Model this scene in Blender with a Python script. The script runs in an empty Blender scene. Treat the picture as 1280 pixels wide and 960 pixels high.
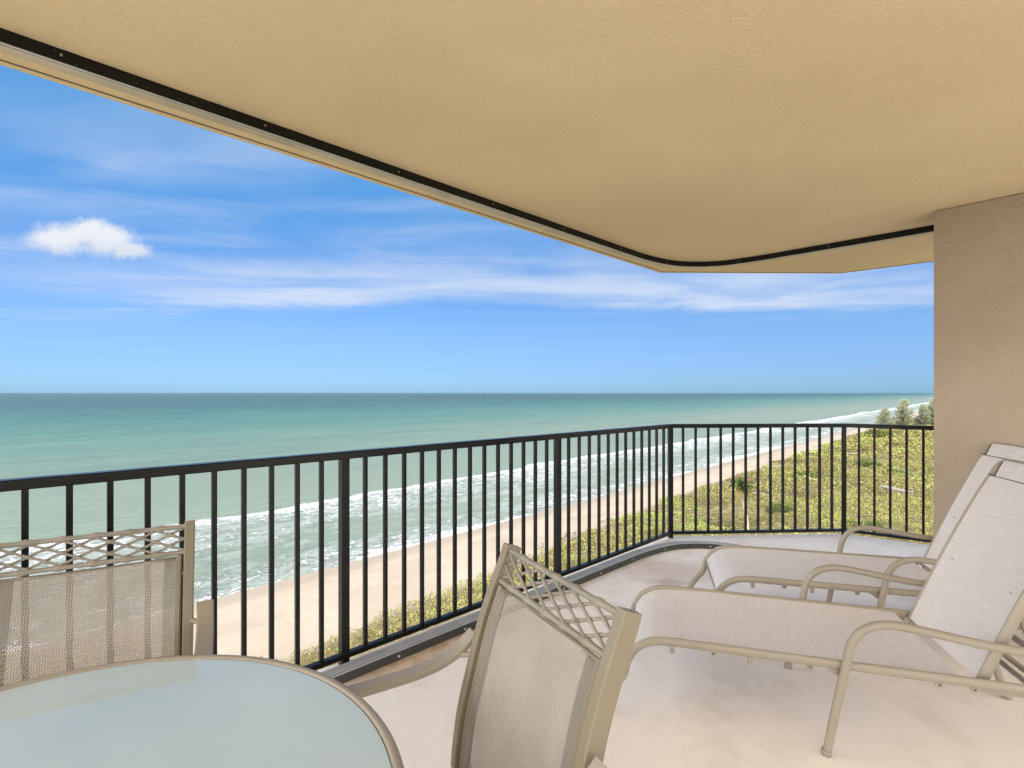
import bpy, bmesh, math, random
import numpy as np
from mathutils import Vector, Matrix
random.seed(7); rng = np.random.default_rng(7)
R = math.radians
S = bpy.context.scene
COL = S.collection

# ------------------------------------------------------------------ camera, sky, sun, exposure
H = 1.36
cam_d = bpy.data.cameras.new('camera'); cam = bpy.data.objects.new('camera', cam_d); COL.objects.link(cam)
cam.location = (0, 0, H); cam.rotation_euler = (R(90), 0, 0)
cam_d.sensor_width = 36; cam_d.lens = 18.0; cam_d.shift_y = 11/1280
cam_d.clip_start = .02; cam_d.clip_end = 60000
S.camera = cam
S.view_settings.view_transform = 'Standard'; S.view_settings.look = 'None'
S.view_settings.gamma = 1; S.view_settings.use_curve_mapping = False
S.view_settings.exposure = 1.28

SUN_EL = R(58); sun_dir = Vector((.50, -.87, 0)).normalized()
sd = Vector((sun_dir.x*math.cos(SUN_EL), sun_dir.y*math.cos(SUN_EL), math.sin(SUN_EL)))
sl = bpy.data.lights.new('sun', 'SUN'); sl.energy = 2.0; sl.angle = R(.5); sl.color = (1, .95, .87)
so = bpy.data.objects.new('sun', sl); COL.objects.link(so)
so.rotation_euler = sd.to_track_quat('Z', 'Y').to_euler(); so.location = (20, -10, 30)

W = bpy.data.worlds.new('World'); S.world = W; W.use_nodes = True
class NT:
    """tiny node-building helper"""
    def __init__(s, tree): s.t = tree
    def n(s, typ, **kw):
        nd = s.t.nodes.new(typ)
        for k, v in kw.items(): setattr(nd, k, v)
        return nd
    def set(s, sock, v):
        if hasattr(v, 'is_output') or isinstance(v, bpy.types.NodeSocket): s.t.links.new(v, sock)
        elif v is not None: sock.default_value = v
    def m(s, op, a, b=None, c=None, clamp=False):
        nd = s.n('ShaderNodeMath', operation=op, use_clamp=clamp)
        s.set(nd.inputs[0], a)
        if b is not None: s.set(nd.inputs[1], b)
        if c is not None: s.set(nd.inputs[2], c)
        return nd.outputs[0]
    def vm(s, op, a, b=None):
        nd = s.n('ShaderNodeVectorMath', operation=op)
        s.set(nd.inputs[0], a)
        if b is not None: s.set(nd.inputs[1], b)
        return nd.outputs['Value'] if op in ('DOT_PRODUCT', 'LENGTH') else nd.outputs[0]
    def xyz(s, x, y, z=0.0):
        nd = s.n('ShaderNodeCombineXYZ'); s.set(nd.inputs[0], x); s.set(nd.inputs[1], y); s.set(nd.inputs[2], z); return nd.outputs[0]
    def sep(s, v):
        nd = s.n('ShaderNodeSeparateXYZ'); s.set(nd.inputs[0], v); return nd.outputs
    def noise(s, vec, scale=1, detail=3, rough=.5, dist=0, out='Fac'):
        nd = s.n('ShaderNodeTexNoise'); s.set(nd.inputs['Vector'], vec); nd.inputs['Scale'].default_value = scale
        nd.inputs['Detail'].default_value = detail; nd.inputs['Roughness'].default_value = rough; nd.inputs['Distortion'].default_value = dist
        return nd.outputs[out]
    def vor(s, vec, scale, feature='F1', out='Distance'):
        nd = s.n('ShaderNodeTexVoronoi', feature=feature); s.set(nd.inputs['Vector'], vec); nd.inputs['Scale'].default_value = scale
        return nd.outputs[out]
    def ss(s, v, a, b, lo=0.0, hi=1.0):
        nd = s.n('ShaderNodeMapRange', interpolation_type='SMOOTHSTEP'); s.set(nd.inputs[0], v)
        for i, q in enumerate((a, b, lo, hi)): s.set(nd.inputs[i+1], q)
        return nd.outputs[0]
    def lin(s, v, a, b, lo=0.0, hi=1.0):
        nd = s.n('ShaderNodeMapRange'); s.set(nd.inputs[0], v)
        for i, q in enumerate((a, b, lo, hi)): s.set(nd.inputs[i+1], q)
        return nd.outputs[0]
    def mix(s, f, a, b, blend='MIX'):
        nd = s.n('ShaderNodeMix', data_type='RGBA', blend_type=blend)
        s.set(nd.inputs[0], f)
        for i, q in ((6, a), (7, b)):
            if isinstance(q, (tuple, list)): q = tuple(q)+(1,)*(4-len(q))
            s.set(nd.inputs[i], q)
        return nd.outputs[2]
    def ramp(s, f, stops, interp='LINEAR'):
        nd = s.n('ShaderNodeValToRGB'); cr = nd.color_ramp; cr.interpolation = interp
        while len(cr.elements) < len(stops): cr.elements.new(.5)
        for e, (p, c) in zip(cr.elements, stops):
            e.position = p; e.color = (c, c, c, 1) if isinstance(c, (int, float)) else tuple(c)+(1,)
        s.set(nd.inputs[0], f); return nd.outputs[0]
    def bump(s, h, strength=.3, dist=.01):
        nd = s.n('ShaderNodeBump'); s.set(nd.inputs['Height'], h); s.set(nd.inputs['Strength'], strength); nd.inputs['Distance'].default_value = dist
        return nd.outputs[0]

def world_sky():
    t = W.node_tree; t.nodes.clear(); N = NT(t)
    sky = N.n('ShaderNodeTexSky', sky_type='NISHITA', sun_disc=False)
    sky.sun_elevation = SUN_EL; sky.sun_rotation = math.atan2(sun_dir.x, sun_dir.y)
    sky.altitude = 0; sky.air_density = 1.0; sky.dust_density = .3; sky.ozone_density = 3.0
    g = N.n('ShaderNodeTexCoord').outputs['Generated']
    x, y, z = N.sep(g)
    zc = N.m('MAXIMUM', z, .012)
    px = N.m('DIVIDE', x, zc); py = N.m('DIVIDE', y, zc)              # position on a flat cirrus sheet
    # long streaks of cirrus
    warp = N.noise(N.xyz(N.m('MULTIPLY', px, .25), N.m('MULTIPLY', py, .5), 3.1), 1.0, 3, .55, 0, 'Color')
    wv = N.vm('SUBTRACT', warp, (.5, .5, .5))
    pv = N.vm('ADD', N.xyz(N.m('MULTIPLY', px, .30), N.m('MULTIPLY', py, .80), 0), N.vm('MULTIPLY', wv, (1.1, 1.1, 0)))
    n1 = N.noise(pv, 1.25, 6, .53, .5)
    n2 = N.noise(N.vm('MULTIPLY', pv, (.55, .9, 1)), 1.1, 5, .55, .3)
    # the broad streak lying across the view
    edge = N.m('ADD', py, N.m('MULTIPLY', N.m('SUBTRACT', N.noise(N.xyz(N.m('MULTIPLY', px, .55), N.m('MULTIPLY', py, .3), 9), 1.3, 4, .6), .5), 2.6))
    band = N.m('MULTIPLY', N.ss(edge, 3.0, 5.0), N.ss(edge, 6.35, 5.6))
    band = N.m('MULTIPLY', band, N.m('MULTIPLY', N.ss(px, -5.6, -2.6), N.ss(px, 6.2, 3.0)))
    b1 = N.m('MULTIPLY', band, N.ss(n1, .26, .62, .25, 1.0))
    veil = N.m('MULTIPLY', N.m('MULTIPLY', N.ss(n1, .38, .80), N.ss(n2, .34, .62)), N.ss(py, 8.5, 4.5, 0.0, .8))
    lowveil = N.m('MULTIPLY', N.m('MULTIPLY', N.ss(n2, .50, .75), N.m('MULTIPLY', N.ss(py, 7, 12), N.ss(py, 30, 16))), .14)
    ci = N.m('MAXIMUM', N.m('MULTIPLY', b1, .85), N.m('MAXIMUM', veil, lowveil))
    # one puffy cumulus
    yy = N.m('MAXIMUM', y, .05)
    u = N.m('DIVIDE', x, yy); w = N.m('DIVIDE', z, yy)
    cw = N.noise(N.xyz(u, w, 0), 16, 5, .62, 0, 'Color')
    cs = N.sep(N.vm('SUBTRACT', cw, (.5, .5, .5)))
    uu = N.m('ADD', u, N.m('MULTIPLY', cs[0], .075)); ww = N.m('ADD', w, N.m('MULTIPLY', cs[1], .055))
    def blob(cx, cz, rx, rz):
        a = N.m('DIVIDE', N.m('SUBTRACT', uu, cx), rx); b = N.m('DIVIDE', N.m('SUBTRACT', ww, cz), rz)
        return N.m('SUBTRACT', 1.0, N.m('SQRT', N.m('ADD', N.m('MULTIPLY', a, a), N.m('MULTIPLY', b, b))))
    bl = blob(-.885, .300, .078, .040)
    for args in ((-.835, .310, .07, .034), (-.79, .296, .075, .038), (-.745, .278, .045, .022)): bl = N.m('MAXIMUM', bl, blob(*args))
    cu = N.m('MULTIPLY', N.ss(bl, -.05, .62), N.ss(y, .05, .1))
    base = N.ss(w, .262, .285, .55, 1.0)
    cu = N.m('MULTIPLY', cu, .96)
    # colour grading of the clear sky (deep tropical blue)
    hsv = N.n('ShaderNodeHueSaturation'); hsv.inputs['Hue'].default_value = .512; hsv.inputs['Saturation'].default_value = 1.18; hsv.inputs['Value'].default_value = 1
    t.links.new(sky.outputs[0], hsv.inputs['Color'])
    grade = N.ramp(N.m('MAXIMUM', z, 0.0), [(0, (.135, .25, .49)), (.05, (.165, .24, .42)), (.12, (.245, .315, .40)), (.22, (.275, .38, .43)), (.45, (.40, .68, .60)), (1, (.7, .85, .7))])
    clear = N.mix(1.0, hsv.outputs[0], grade, 'MULTIPLY')
    white = N.mix(N.ss(ww, .265, .31), (2.0, 2.15, 2.4), (2.4, 2.45, 2.6))
    c = N.mix(ci, clear, (1.9, 2.15, 2.6))
    c = N.mix(cu, c, white)
    # over-bright cloud banks added outside the view to light the shaded balcony
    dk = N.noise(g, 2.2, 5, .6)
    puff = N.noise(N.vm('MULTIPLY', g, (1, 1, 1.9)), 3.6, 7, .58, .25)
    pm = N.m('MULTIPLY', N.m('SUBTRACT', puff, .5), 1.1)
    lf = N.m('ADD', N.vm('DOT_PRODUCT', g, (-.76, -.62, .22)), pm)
    fill_deck = N.ss(lf, .30, .52)
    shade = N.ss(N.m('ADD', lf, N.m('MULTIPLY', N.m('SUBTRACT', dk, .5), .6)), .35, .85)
    c = N.mix(fill_deck, c, N.mix(shade, (5.2, 5.3, 5.6), (12.6, 12.1, 11.7)))
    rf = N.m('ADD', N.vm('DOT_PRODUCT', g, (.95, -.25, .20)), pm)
    c = N.mix(N.ss(rf, .66, .86), c, (8.5, 8.3, 8.1))  # second added fill bank, out of view to the right
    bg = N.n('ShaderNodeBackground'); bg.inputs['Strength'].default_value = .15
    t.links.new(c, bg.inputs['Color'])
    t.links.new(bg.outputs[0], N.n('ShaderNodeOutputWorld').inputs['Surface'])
world_sky()

# ------------------------------------------------------------------ object helpers
def link(name, me, mat=None, parent=None):
    o = bpy.data.objects.new(name, me); COL.objects.link(o)
    if mat is not None:
        for mm in (mat if isinstance(mat, (list, tuple)) else [mat]): me.materials.append(mm)
    if parent: o.parent = parent
    return o
def tag(o, label=None, cat=None, group=None, kind=None):
    if label: o['label'] = label
    if cat: o['category'] = cat
    if group: o['group'] = group
    if kind: o['kind'] = kind
    return o
def empty(name, loc=(0, 0, 0), rz=0):
    o = bpy.data.objects.new(name, None); COL.objects.link(o); o.location = loc; o.rotation_euler = (0, 0, rz)
    o.empty_display_size = .1; return o
def copy_tree(o, parent=None):
    c = o.copy(); COL.objects.link(c); c.parent = parent
    for ch in [q for q in bpy.data.objects if q.parent == o]: copy_tree(ch, c)
    return c

class MB:
    """collects geometry for ONE mesh object"""
    def __init__(s): s.v = []; s.f = []; s.uv = {}; s.smooth = set()
    def add(s, vs, fs, smooth=False, uvs=None):
        b = len(s.v); s.v += [tuple(p) for p in vs]
        for i, f in enumerate(fs):
            if smooth: s.smooth.add(len(s.f))
            if uvs: s.uv[len(s.f)] = uvs[i]
            s.f.append(tuple(b+k for k in f))
        return s
    def box(s, x0, x1, y0, y1, z0, z1, M=None, bev=0.0):
        bm = bmesh.new(); bmesh.ops.create_cube(bm, size=1)
        for v in bm.verts: v.co = Vector(((x0+x1)/2+v.co.x*(x1-x0), (y0+y1)/2+v.co.y*(y1-y0), (z0+z1)/2+v.co.z*(z1-z0)))
        if bev: bmesh.ops.bevel(bm, geom=bm.edges[:], offset=bev, segments=2, profile=.7, affect='EDGES')
        if M is not None: bmesh.ops.transform(bm, matrix=M, verts=bm.verts)
        bm.verts.index_update()
        s.add([v.co for v in bm.verts], [[v.index for v in f.verts] for f in bm.faces]); bm.free(); return s
    def prism(s, poly, z0, z1, bev=0):
        bm = bmesh.new(); vs = [bm.verts.new((x, y, z0)) for x, y in poly]; f = bm.faces.new(vs)
        r = bmesh.ops.extrude_face_region(bm, geom=[f]); 
        for q in r['geom']:
            if isinstance(q, bmesh.types.BMVert): q.co.z = z1
        bmesh.ops.recalc_face_normals(bm, faces=bm.faces)
        if bev: bmesh.ops.bevel(bm, geom=bm.edges[:], offset=bev, segments=2, affect='EDGES')
        bm.verts.index_update()
        s.add([v.co for v in bm.verts], [[v.index for v in f.verts] for f in bm.faces]); bm.free(); return s
    def sweep(s, path, prof, up=(0, 0, 1), scale=None, closed=False, cap=True, smooth=False):
        P = [Vector(p) for p in path]; n = len(P); k = len(prof); up = Vector(up); vs = []
        for i, p in enumerate(P):
            if closed: t = P[(i+1) % n]-P[i-1]
            else: t = P[min(i+1, n-1)]-P[max(i-1, 0)]
            t.normalize(); side = t.cross(up)
            if side.length < 1e-4: side = t.cross(Vector((1, 0, 0)))
            side.normalize(); nn = side.cross(t)
            sc = 1 if scale is None else scale[i]
            m = 1.0
            if 0 < i < n-1 or closed:   # mitre
                a = (P[i]-P[i-1]).normalized(); b = (P[(i+1) % n]-P[i]).normalized()
                m = 1/max(.5, math.sqrt(max(0, (1+a.dot(b))/2)))
            for (u, w) in prof: vs.append(p+side*u*sc*m+nn*w*sc)
        fs = []
        for i in range(n if closed else n-1):
            j = (i+1) % n
            for q in range(k): fs.append((i*k+q, i*k+(q+1) % k, j*k+(q+1) % k, j*k+q))
        s.add(vs, fs, smooth)
        if cap and not closed:
            b = len(s.v)-len(vs)
            s.f.append(tuple(b+q for q in range(k))[::-1]); s.f.append(tuple(b+(n-1)*k+q for q in range(k)))
        return s
    def tube(s, path, r, seg=10, scale=None, closed=False, rz=None, up=(0, 0, 1)):
        prof = [(math.cos(2*math.pi*i/seg)*r, math.sin(2*math.pi*i/seg)*(rz or r)) for i in range(seg)]
        return s.sweep(path, prof, up, scale, closed, smooth=True)
    def rod(s, a, b, r, seg=8): 
        d = Vector(b)-Vector(a); return s.tube([a, b], r, seg, up=(0, 0, 1) if abs(d.normalized().z) < .95 else (1, 0, 0))
    def grid(s, fn, nu, nv, L=(1, 1), smooth=True):
        vs = [fn(i/nu, j/nv) for i in range(nu+1) for j in range(nv+1)]
        fs, uvs = [], []
        for i in range(nu):
            for j in range(nv):
                a = i*(nv+1)+j; fs.append((a, a+nv+1, a+nv+2, a+1))
                uvs.append([(i/nu*L[0], j/nv*L[1]), ((i+1)/nu*L[0], j/nv*L[1]), ((i+1)/nu*L[0], (j+1)/nv*L[1]), (i/nu*L[0], (j+1)/nv*L[1])])
        return s.add(vs, fs, smooth, uvs)
    def lathe(s, prof, seg=64, c=(0, 0), smooth=True):
        vs = [(c[0]+r*math.cos(2*math.pi*i/seg), c[1]+r*math.sin(2*math.pi*i/seg), z) for i in range(seg) for r, z in prof]
        k = len(prof); fs = [(i*k+q, ((i+1) % seg)*k+q, ((i+1) % seg)*k+q+1, i*k+q+1) for i in range(seg) for q in range(k-1)]
        return s.add(vs, fs, smooth)
    def build(s, name, mat=None, parent=None, fix=True):
        me = bpy.data.meshes.new(name); me.from_pydata(s.v, [], s.f)
        if s.smooth:
            sm = [i in s.smooth for i in range(len(s.f))]; me.polygons.foreach_set('use_smooth', sm)
        if s.uv:
            ul = me.uv_layers.new(name='UVMap').data
            for i, p in enumerate(me.polygons):
                if i in s.uv:
                    for li, q in zip(p.loop_indices, s.uv[i]): ul[li].uv = q
        if fix and not s.uv:
            bm = bmesh.new(); bm.from_mesh(me); bmesh.ops.recalc_face_normals(bm, faces=bm.faces); bm.to_mesh(me); bm.free()
        me.update(); return link(name, me, mat, parent)

def spline(pts, n=8):
    """Catmull-Rom through pts"""
    P = [Vector(p) for p in pts]; P = [P[0]*2-P[1]]+P+[P[-1]*2-P[-2]]; out = []
    for i in range(1, len(P)-2):
        for k in range(n):
            t = k/n; a, b, c, d = P[i-1:i+3]
            out.append(.5*((2*b)+(c-a)*t+(2*a-5*b+4*c-d)*t*t+(3*b-3*c+d-a)*t**3))
    out.append(P[-2]); return out
def rect(w, h): return [(-w/2, -h/2), (w/2, -h/2), (w/2, h/2), (-w/2, h/2)]
def rrect(w, h, b):
    x, y = w/2, h/2
    return [(-x+b, -y), (x-b, -y), (x, -y+b), (x, y-b), (x-b, y), (-x+b, y), (-x, y-b), (-x, -y+b)]

# ------------------------------------------------------------------ materials
def new_mat(name):
    m = bpy.data.materials.new(name); m.use_nodes = True; m.node_tree.nodes.clear(); N = NT(m.node_tree)
    out = N.n('ShaderNodeOutputMaterial'); p = N.n('ShaderNodeBsdfPrincipled'); m.node_tree.links.new(p.outputs[0], out.inputs[0])
    N.out = out; N.p = p; return m, N
def obj_co(N): return N.n('ShaderNodeTexCoord').outputs['Object']
def geo_co(N): return N.n('ShaderNodeNewGeometry').outputs['Position']

def mat_paint(name, col, rough=.45, var=.12, chips=None, spec=.4, bump=.05):
    m, N = new_mat(name); P = obj_co(N)
    n = N.noise(P, 6, 5, .6); n2 = N.noise(P, 60, 3, .6)
    c = N.mix(N.m('MULTIPLY', N.ss(n, .3, .75), var*2), col, tuple(q*.72 for q in col))
    if chips:
        c = N.mix(N.ss(N.noise(P, 95, 2, .5), .70, .74), c, chips)
    N.set(N.p.inputs['Base Color'], c); N.set(N.p.inputs['Roughness'], N.lin(n, .3, .7, rough-.08, rough+.1))
    N.p.inputs['Specular IOR Level'].default_value = spec
    N.set(N.p.inputs['Normal'], N.bump(n2, bump, .002)); return m

M = {}
M['black'] = mat_paint('railing_black_paint', (.0045, .005, .005), .28, .2, spec=.30)
M['taupe'] = mat_paint('taupe_powder_coat', (.31, .275, .215), .38, .12, spec=.45)
M['bamboo'] = mat_paint('weathered_taupe_paint', (.31, .285, .235), .45, .5, chips=(.16, .145, .125), spec=.4, bump=.25)
M['olive'] = mat_paint('shaded_taupe_paint', (.22, .19, .13), .36, .1, spec=.45)  # taupe of the chair frames, base colour darkened for their shaded sides
M['alu'] = mat_paint('grey_aluminium', (.50, .50, .49), .40, .4, chips=(.25, .24, .22), spec=.5)
M['darkalu'] = mat_paint('dark_bronze_aluminium', (.045, .047, .044), .42, .3, chips=(.30, .29, .26), spec=.4)
M['flange'] = mat_paint('dull_grey_aluminium', (.34, .335, .325), .45, .4, spec=.4)
M['blackface'] = mat_paint('black_aluminium', (.008, .0075, .006), .5, .3, chips=(.16, .14, .11), spec=.2)  # nearly black, for the inner face of the ceiling track
M['tanflange'] = mat_paint('tan_painted_aluminium', (.50, .44, .34), .5, .4, chips=(.35, .31, .25), spec=.3)
M['screw'] = mat_paint('screw_zinc', (.55, .54, .50), .4)
M['rubber'] = mat_paint('grey_rubber', (.30, .27, .22), .6)
M['hem'] = mat_paint('dark_seam', (.10, .09, .075), .7)

def mat_ceiling():
    m, N = new_mat('ceiling_stucco'); P = geo_co(N)
    big = N.noise(P, .8, 4, .6); mid = N.noise(P, 3.5, 4, .6)
    c = N.mix(N.ss(big, .3, .7), (.72, .595, .39), (.80, .665, .435))
    c = N.mix(N.m('MULTIPLY', N.ss(N.noise(P, .35, 3, .5), .42, .66), .55), c, (.62, .495, .35))
    c = N.mix(N.m('MULTIPLY', N.ss(mid, .45, .8), .35), c, (.68, .55, .36))
    pit = N.ss(N.vor(P, 9), .035, .015); pit = N.m('MULTIPLY', pit, N.ss(N.noise(P, 5, 1), .52, .6))
    c = N.mix(N.m('MULTIPLY', pit, .8), c, (.25, .19, .11))
    N.set(N.p.inputs['Base Color'], c); N.p.inputs['Roughness'].default_value = .9; N.p.inputs['Specular IOR Level'].default_value = .1
    a = N.noise(P, 85, 4, .7); b = N.noise(P, 20, 4, .6)
    c = N.mix(N.m('MULTIPLY', N.ss(a, .52, .75), .22), c, (.50, .40, .25))
    h = N.m('ADD', N.ss(a, .35, .7), N.m('MULTIPLY', b, .9))
    N.set(N.p.inputs['Normal'], N.bump(h, .50, .010)); return m
def mat_wall():
    m, N = new_mat('wall_stucco'); P = geo_co(N)
    big = N.noise(P, 1.6, 4, .6)
    c = N.mix(N.ss(big, .3, .7), (.345, .285, .215), (.40, .335, .26))
    a = N.noise(P, 42, 4, .65); b = N.vor(P, 30)
    c = N.mix(N.m('MULTIPLY', N.ss(a, .5, .75), .2), c, (.30, .235, .165))
    N.set(N.p.inputs['Base Color'], c); N.p.inputs['Roughness'].default_value = .85; N.p.inputs['Specular IOR Level'].default_value = .2
    h = N.m('ADD', N.ss(a, .35, .7), N.m('MULTIPLY', N.ss(b, .1, .5), .8))
    N.set(N.p.inputs['Normal'], N.bump(h, .36, .010)); return m

# line of the floor track (used for the stains that collect along it)
TRK = [(.453-.514*k, 3.60-.499*k) for k in range(11, -1, -1)]+[(.92, 4.055), (1.10, 4.225), (1.296, 4.37), (1.45, 4.445), (1.606, 4.468), (1.74, 4.455), (1.853, 4.415), (2.03, 4.29), (2.212, 4.125), (2.645, 3.715), (2.868, 3.495), (3.9, 2.48)]
def mat_floor():
    m, N = new_mat('painted_concrete_floor'); P = geo_co(N)
    big = N.noise(P, .7, 4, .6); mid = N.noise(P, 3.2, 5, .62); fine = N.noise(P, 60, 4, .6)
    c = N.mix(N.ss(big, .35, .7), (.87, .81, .745), (.81, .745, .675))
    c = N.mix(N.m('MULTIPLY', N.ss(mid, .46, .72), .5), c, (.66, .585, .51))
    # rust-brown water stains along the inner edge of the track: v = distance inside the left track line
    v = N.m('ADD', N.vm('DOT_PRODUCT', P, (.694, -.72, 0)), 2.266)
    u = N.vm('DOT_PRODUCT', P, (.72, .694, 0))
    near = N.m('ADD', v, N.m('MULTIPLY', N.m('SUBTRACT', N.noise(P, 5, 5, .65), .5), .22))
    st = N.m('MULTIPLY', N.ss(near, .21, .05), N.m('MULTIPLY', N.ss(u, 1.0, 1.25), N.ss(u, 2.25, 1.9)))
    c = N.mix(N.m('MULTIPLY', st, .85), c, N.mix(N.ss(N.noise(P, 14, 4, .6), .35, .62), (.46, .30, .165), (.60, .47, .33)))
    # damp brown patch near the rounded corner
    dv = N.vm('SUBTRACT', P, (1.22, 3.92, 0)); dv = N.vm('MULTIPLY', dv, (1.0, 1.25, 0))
    dd = N.m('ADD', N.vm('LENGTH', dv), N.m('MULTIPLY', N.m('SUBTRACT', N.noise(P, 6, 5, .65), .5), .55))
    c = N.mix(N.m('MULTIPLY', N.ss(dd, .52, .12), .55), c, (.50, .39, .29))
    d2 = N.vm('LENGTH', N.vm('MULTIPLY', N.vm('SUBTRACT', P, (1.13, 3.66, 0)), (1, 1.6, 0)))
    d2 = N.m('ADD', d2, N.m('MULTIPLY', N.m('SUBTRACT', N.noise(P, 16, 5, .7), .5), .3))
    c = N.mix(N.m('MULTIPLY', N.ss(d2, .2, .05), .55), c, (.36, .27, .21))
    grime = N.m('MULTIPLY', N.ss(N.noise(P, 1.7, 6, .68), .52, .70), N.ss(near, .55, .02, .20, .7))
    c = N.mix(grime, c, (.46, .385, .31))
    scuff = N.m('MULTIPLY', N.ss(N.noise(N.vm('MULTIPLY', P, (1.2, 9, 1)), 3.0, 4, .7), .66, .72), .25)
    c = N.mix(scuff, c, (.52, .46, .40))
    spk = N.m('MULTIPLY', N.ss(N.vor(P, 15), .06, .02), N.ss(N.noise(P, 2.5, 2), .44, .55))
    c = N.mix(N.m('MULTIPLY', spk, .8), c, (.30, .24, .18))
    N.set(N.p.inputs['Base Color'], c); N.set(N.p.inputs['Roughness'], N.lin(mid, .3, .7, .42, .62))
    N.p.inputs['Specular IOR Level'].default_value = .35
    N.set(N.p.inputs['Normal'], N.bump(N.m('ADD', N.m('MULTIPLY', fine, .5), N.noise(P, 9, 3)), .16, .006)); return m
def mat_sling(name, col, p=.0062, hole=.31, dark=.8):
    """open-weave textile: threads with see-through holes"""
    m, N = new_mat(name); uv = N.n('ShaderNodeUVMap').outputs[0]
    x, y, _ = N.sep(uv)
    fx = N.m('FRACT', N.m('DIVIDE', x, p)); 
    row = N.m('FLOOR', N.m('DIVIDE', y, p))
    fy = N.m('FRACT', N.m('DIVIDE', y, p))
    fx2 = N.m('FRACT', N.m('ADD', N.m('DIVIDE', x, p), N.m('MULTIPLY', N.m('MODULO', row, 2.0), .25)))
    hx = N.m('LESS_THAN', N.m('ABSOLUTE', N.m('SUBTRACT', fx2, .5)), hole/2*1.25); hy = N.m('LESS_THAN', N.m('ABSOLUTE', N.m('SUBTRACT', fy, .5)), hole/2*1.25)
    h = N.m('MULTIPLY', hx, hy)
    n = N.noise(uv, 9, 4, .6); tv = N.noise(N.vm('MULTIPLY', uv, (1/p, 1/p, 1)), .9, 1)
    c = N.mix(N.ss(n, .3, .7), col, tuple(q*.82 for q in col))
    c = N.mix(N.m('MULTIPLY', N.ss(tv, .4, .7), .35), c, tuple(q*.6 for q in col))
    ex = N.m('LESS_THAN', N.m('ABSOLUTE', N.m('SUBTRACT', fx2, .5)), hole/2*1.25+.16); ey = N.m('LESS_THAN', N.m('ABSOLUTE', N.m('SUBTRACT', fy, .5)), hole/2*1.25+.10)
    c = N.mix(N.m('MULTIPLY', N.m('MULTIPLY', ex, ey), .75), c, tuple(q*.30 for q in col))  # weave shadow round each hole, painted into the thread colour
    N.set(N.p.inputs['Base Color'], c); N.p.inputs['Roughness'].default_value = .6; N.p.inputs['Specular IOR Level'].default_value = .3
    N.set(N.p.inputs['Alpha'], N.m('SUBTRACT', 1.0, h)); return m
def mat_fabric(name, col):
    """tight chaise sling with slubby cross threads"""
    m, N = new_mat(name); uv = N.n('ShaderNodeUVMap').outputs[0]
    a = N.noise(N.vm('MULTIPLY', uv, (300, 9, 1)), 1.0, 3, .6); b = N.noise(N.vm('MULTIPLY', uv, (9, 300, 1)), 1.0, 3, .6)
    big = N.noise(uv, 3.0, 4, .6)
    w = N.m('ADD', N.m('MULTIPLY', a, .65), N.m('MULTIPLY', b, .35))
    c = N.mix(N.ss(w, .36, .62), tuple(q*.82 for q in col), col)
    c = N.mix(N.m('MULTIPLY', N.ss(big, .45, .75), .25), c, tuple(q*.8 for q in col))
    N.set(N.p.inputs['Base Color'], c); N.p.inputs['Roughness'].default_value = .65; N.p.inputs['Specular IOR Level'].default_value = .25
    N.p.inputs['Sheen Weight'].default_value = .1
    N.set(N.p.inputs['Normal'], N.bump(w, .18, .001)); return m
def mat_glass():
    m, N = new_mat('frosted_glass'); P = obj_co(N)
    n = N.noise(P, 4, 4, .6); f = N.noise(P, 160, 2, .5)
    N.set(N.p.inputs['Base Color'], N.mix(N.ss(n, .35, .7), (.71, .82, .81), (.66, .785, .775)))
    N.p.inputs['Roughness'].default_value = .38; N.p.inputs['Specular IOR Level'].default_value = .2
    N.p.inputs['Transmission Weight'].default_value = .36; N.p.inputs['IOR'].default_value = 1.45
    N.p.inputs['Coat Weight'].default_value = 1.0; N.set(N.p.inputs['Coat Roughness'], N.lin(n, .3, .7, .012, .035)); N.p.inputs['Coat IOR'].default_value = 1.75
    drops = N.m('MULTIPLY', N.ss(N.vor(P, 70), .14, .08), N.ss(N.noise(P, 3, 2), .48, .62))
    N.set(N.p.inputs['Coat Normal'], N.bump(N.m('ADD', drops, N.m('MULTIPLY', f, .25)), .12, .002)); return m

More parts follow.
